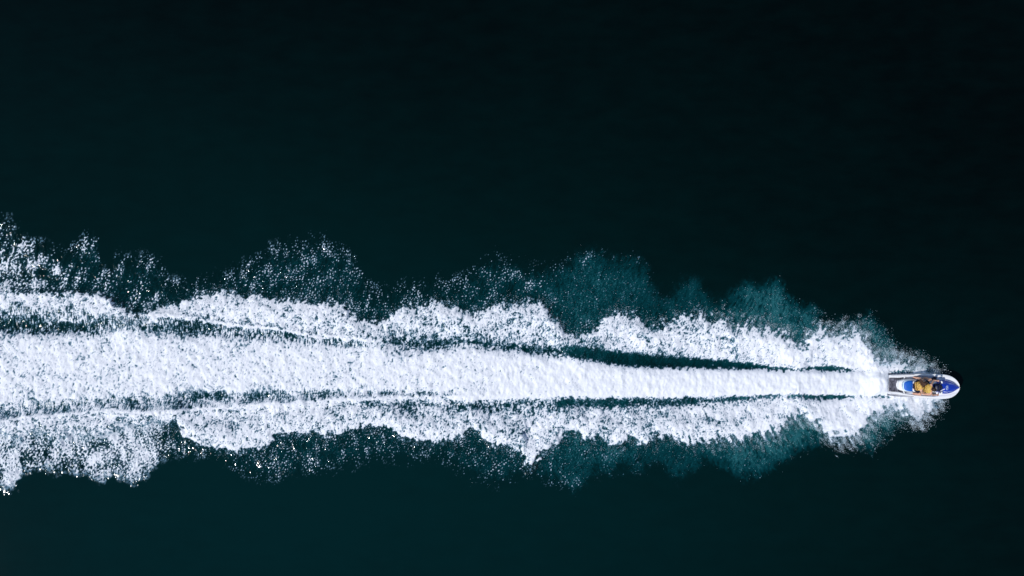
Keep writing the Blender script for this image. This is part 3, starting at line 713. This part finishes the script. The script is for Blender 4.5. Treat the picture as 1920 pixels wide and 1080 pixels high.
def rider(J, label, vest_mat, hair_mat, long_hair, face_dir, torso_w):
    root = bpy.data.objects.new("person", None); COL.objects.link(root)
    root.location = ski.location; root.rotation_euler = ski.rotation_euler
    tag(root, label, "person", "riders on the jet ski")
    hip, chest, neck, head = map(Vector, (J['hip'], J['chest'], J['neck'], J['head']))
    bm = bmesh.new()
    for s in (1, -1):
        capsule(bm, hip + Vector((0, s * .07, 0)), chest + Vector((0, s * .07, 0)), .115, .12)
    capsule(bm, hip, chest, .12, .13); capsule(bm, chest, neck - Vector((0, 0, .04)), .12, .06)
    capsule(bm, neck - Vector((0, 0, .06)), head - Vector((0, 0, .03)), .058, .052)
    for s, nm in ((1, 'p'), (-1, 's')):
        sh, el, wr, kn = map(Vector, (J['sh' + nm], J['el' + nm], J['wr' + nm], J['kk' + nm]))
        capsule(bm, neck.lerp(sh, .3) - Vector((0, 0, .04)), sh, .06, .06)
        capsule(bm, sh, el, .055, .041); capsule(bm, el, wr, .042, .027)
        hand(bm, wr, kn, s, J['ax' + nm])
        hp, k, an, toe = map(Vector, (J['hp' + nm], J['kn' + nm], J['an' + nm], J['to' + nm]))
        capsule(bm, hip + Vector((0, s * .05, 0)), hp, .11, .1)
        capsule(bm, hp, k, .092, .06); capsule(bm, k, k.lerp(an, .4), .058, .06); capsule(bm, k.lerp(an, .4), an, .06, .037)
        capsule(bm, an + Vector((-.035, 0, -.03)), an + Vector((0, 0, 0)), .036, .04)
        capsule(bm, an + Vector((-.02, 0, -.02)), toe, .04, .028)
        for t in range(5):
            tb = toe + Vector((.005, s * (t - 2) * .014, -.006)); capsule(bm, tb, tb + Vector((.028 - .003 * t, s * .002 * (t - 2), -.006)), .0105, .009, 6)
    # head: skull, jaw, nose, ears, brow, lips
    fd = Vector(face_dir).normalized(); rt = fd.cross(Vector((0, 0, 1))).normalized(); upv = rt.cross(fd)
    yaw = math.atan2(fd.y, fd.x)
    def hp_(f, r, u): return head + fd * f + rt * r + upv * u
    blob(bm, hp_(-.008, 0, .02), (.096, .077, .10), (0, 0, yaw)); blob(bm, hp_(.025, 0, -.045), (.068, .058, .065), (0, 0, yaw))
    blob(bm, hp_(.05, 0, -.095), (.026, .028, .022), (0, 0, yaw))
    capsule(bm, hp_(.082, 0, .012), hp_(.104, 0, -.028), .009, .014, 8)
    for s in (1, -1):
        blob(bm, hp_(-.005, s * .08, -.012), (.022, .010, .032), (0, 0, yaw), 10, 6)
        capsule(bm, hp_(.083, s * .012, .033), hp_(.074, s * .046, .03), .011, .010, 8)
    capsule(bm, hp_(.082, -.02, -.064), hp_(.082, .02, -.064), .010, .010, 8)
    b = fuse("body", bm, M_SKIN, root, .0085, 3)
    for s in (1, -1):
        bm = bmesh.new(); blob(bm, hp_(.079, s * .030, .012), (.013, .013, .013), u=10, v=8); from_bm("eye", bm, M_EYE, root)
        bm = bmesh.new(); blob(bm, hp_(.0895, s * .030, .012), (.0055, .0055, .0055), u=8, v=6); from_bm("pupil", bm, M_BLACK, root)
    # hair
    bm = bmesh.new()
    blob(bm, hp_(-.024, 0, .035), (.097, .088, .098), (0, 0, yaw), 20, 14)
    blob(bm, hp_(-.055, 0, -.01), (.07, .084, .09), (0, 0, yaw), 20, 14)
    if long_hair:
        rnd = random.Random(5)
        for i in range(34):
            a = rnd.uniform(-1, 1); l = rnd.uniform(.55, 1.15)
            p0 = hp_(-.06 - .03 * rnd.random(), .075 * a, .05 - .07 * rnd.random())
            p1 = p0 + Vector((-.05 + rnd.uniform(-.03, .02), .05 * -a + rnd.uniform(-.03, .05), -.06)) * l
            p2 = p1 + Vector((-.03 + rnd.uniform(-.05, .05), rnd.uniform(-.05, .07), -.12)) * l
            p3 = p2 + Vector((rnd.uniform(-.06, .05), rnd.uniform(-.05, .07), -.10)) * l
            capsule(bm, p0, p1, .020, .018, 7); capsule(bm, p1, p2, .018, .014, 7); capsule(bm, p2, p3, .014, .005, 7)
        fuse("hair", bm, hair_mat, root, .010, 1)
    else:
        rnd = random.Random(9)
        for i in range(60):
            a = rnd.uniform(0, 6.28); e = rnd.uniform(.1, 1.4)
            d = fd * (math.cos(a) * math.cos(e)) + rt * (math.sin(a) * math.cos(e)) + upv * math.sin(e)
            if d.dot(fd) > .75: continue
            p0 = hp_(-.026, 0, .036) + Vector((d.x * .086, d.y * .082, d.z * .09))
            capsule(bm, p0, p0 + d * .016 - fd * .012, .014, .006, 6)
        fuse("hair", bm, hair_mat, root, .009, 1)
    # life vest: padded shell round the trunk with open arm holes, straps and seams
    ax = (neck - hip).normalized(); side = Vector((0, 1, 0)); side = (side - ax * side.dot(ax)).normalized(); fr = side.cross(ax)
    bm = bmesh.new(); L = (neck - hip).length; n = 28; rows = []
    prof = [(.10, .96, .80), (.12, 1.02, .88), (.28, 1.04, .90), (.31, 1.0, .87), (.34, 1.05, .92), (.52, 1.08, .98), (.55, 1.03, .94), (.58, 1.08, 1.0), (.74, 1.02, 1.0), (.86, .92, .90), (.97, .62, .62), (1.0, .48, .5), (.985, .40, .42)]
    for t, w, d in prof:
        bend = (chest - hip.lerp(neck, .55)) * math.sin(math.pi * min(1, t)) * .8
        c = hip + ax * (L * t) + bend
        rows.append([bm.verts.new(c + side * (torso_w * w * math.copysign(abs(math.cos(a)) ** .8, math.cos(a))) + fr * (.142 * d * math.copysign(abs(math.sin(a)) ** .8, math.sin(a)))) for a in [6.2832 * i / n for i in range(n)]])
    for a, b2 in zip(rows, rows[1:]):
        for i in range(n): bm.faces.new((a[i], a[(i + 1) % n], b2[(i + 1) % n], b2[i]))
    r = bmesh.ops.solidify(bm, geom=bm.faces[:], thickness=.012)
    vest = from_bm("life_vest", bm, vest_mat, root, True, 50)
    for t, w, d in ((.2, 1.045, .905), (.44, 1.085, .97)):
        bend = (chest - hip.lerp(neck, .55)) * math.sin(math.pi * t) * .8
        c = hip + ax * (L * t) + bend; bm = bmesh.new(); A = []
        for i in range(n):
            a = 6.2832 * i / n
            e = side * ((torso_w * w + .004) * math.copysign(abs(math.cos(a)) ** .8, math.cos(a))) + fr * ((.142 * d + .004) * math.copysign(abs(math.sin(a)) ** .8, math.sin(a)))
            A.append([bm.verts.new(c + e - ax * .012), bm.verts.new(c + e + ax * .012)])
        for i in range(n):
            p, q = A[i], A[(i + 1) % n]; bm.faces.new((p[0], q[0], q[1], p[1]))
        bmesh.ops.solidify(bm, geom=bm.faces[:], thickness=.003)
        from_bm("strap", bm, M_BLACK, vest, True)
    # swim shorts
    bm = bmesh.new()
    for s, nm in ((1, 'p'), (-1, 's')):
        hp, k = Vector(J['hp' + nm]), Vector(J['kn' + nm])
        capsule(bm, hip + Vector((0, s * .05, 0)), hp, .122, .112); capsule(bm, hp, hp.lerp(k, .42), .104, .094)
    capsule(bm, hip + Vector((0, -.05, .04)), hip + Vector((0, .05, .04)), .122, .122)
    fuse("swim_shorts", bm, M_SHORT, root, .011, 3)
    return root

front = dict(hip=(1.36, -.02, .81), chest=(1.47, -.04, 1.06), neck=(1.54, -.05, 1.27), head=(1.585, -.045, 1.40),
    shp=(1.53, .14, 1.20), elp=(1.73, .33, 1.00), wrp=(1.895, .325, .985), kkp=(1.965, .318, .978), axp=(.3, 1, 0),
    shs=(1.53, -.235, 1.20), els=(1.71, -.33, 1.01), wrs=(1.895, -.325, .985), kks=(1.965, -.318, .978), axs=(.3, -1, 0),
    hpp=(1.42, .13, .79), knp=(1.72, .34, .71), anp=(1.60, .375, .37), top=(1.74, .385, .312),
    hps=(1.42, -.11, .79), kns=(1.72, -.34, .71), ans=(1.60, -.375, .37), tos=(1.74, -.385, .312))
back = dict(hip=(.995, .02, .83), chest=(1.08, .05, 1.07), neck=(1.145, .13, 1.26), head=(1.19, .215, 1.38),
    shp=(1.13, .26, 1.19), elp=(1.26, .36, .98), wrp=(1.38, .245, .94), kkp=(1.44, .19, .945), axp=(0, .3, 1),
    shs=(1.10, -.125, 1.19), els=(1.24, -.275, .98), wrs=(1.375, -.19, .94), kks=(1.44, -.145, .945), axs=(0, -.3, 1),
    hpp=(1.05, .14, .80), knp=(1.27, .36, .72), anp=(1.16, .375, .345), top=(1.30, .385, .287),
    hps=(1.05, -.12, .80), kns=(1.27, -.36, .72), ans=(1.16, -.375, .345), tos=(1.30, -.385, .287))
rider(front, "front rider in bright yellow vest and short dark hair gripping the handlebar", M_VEST, M_HAIR2, False, (1, -.1, -.12), .205)
rider(back, "rear rider in amber yellow vest with long brown hair holding on behind", M_VEST2, M_HAIR, True, (1, .5, -.1), .195)
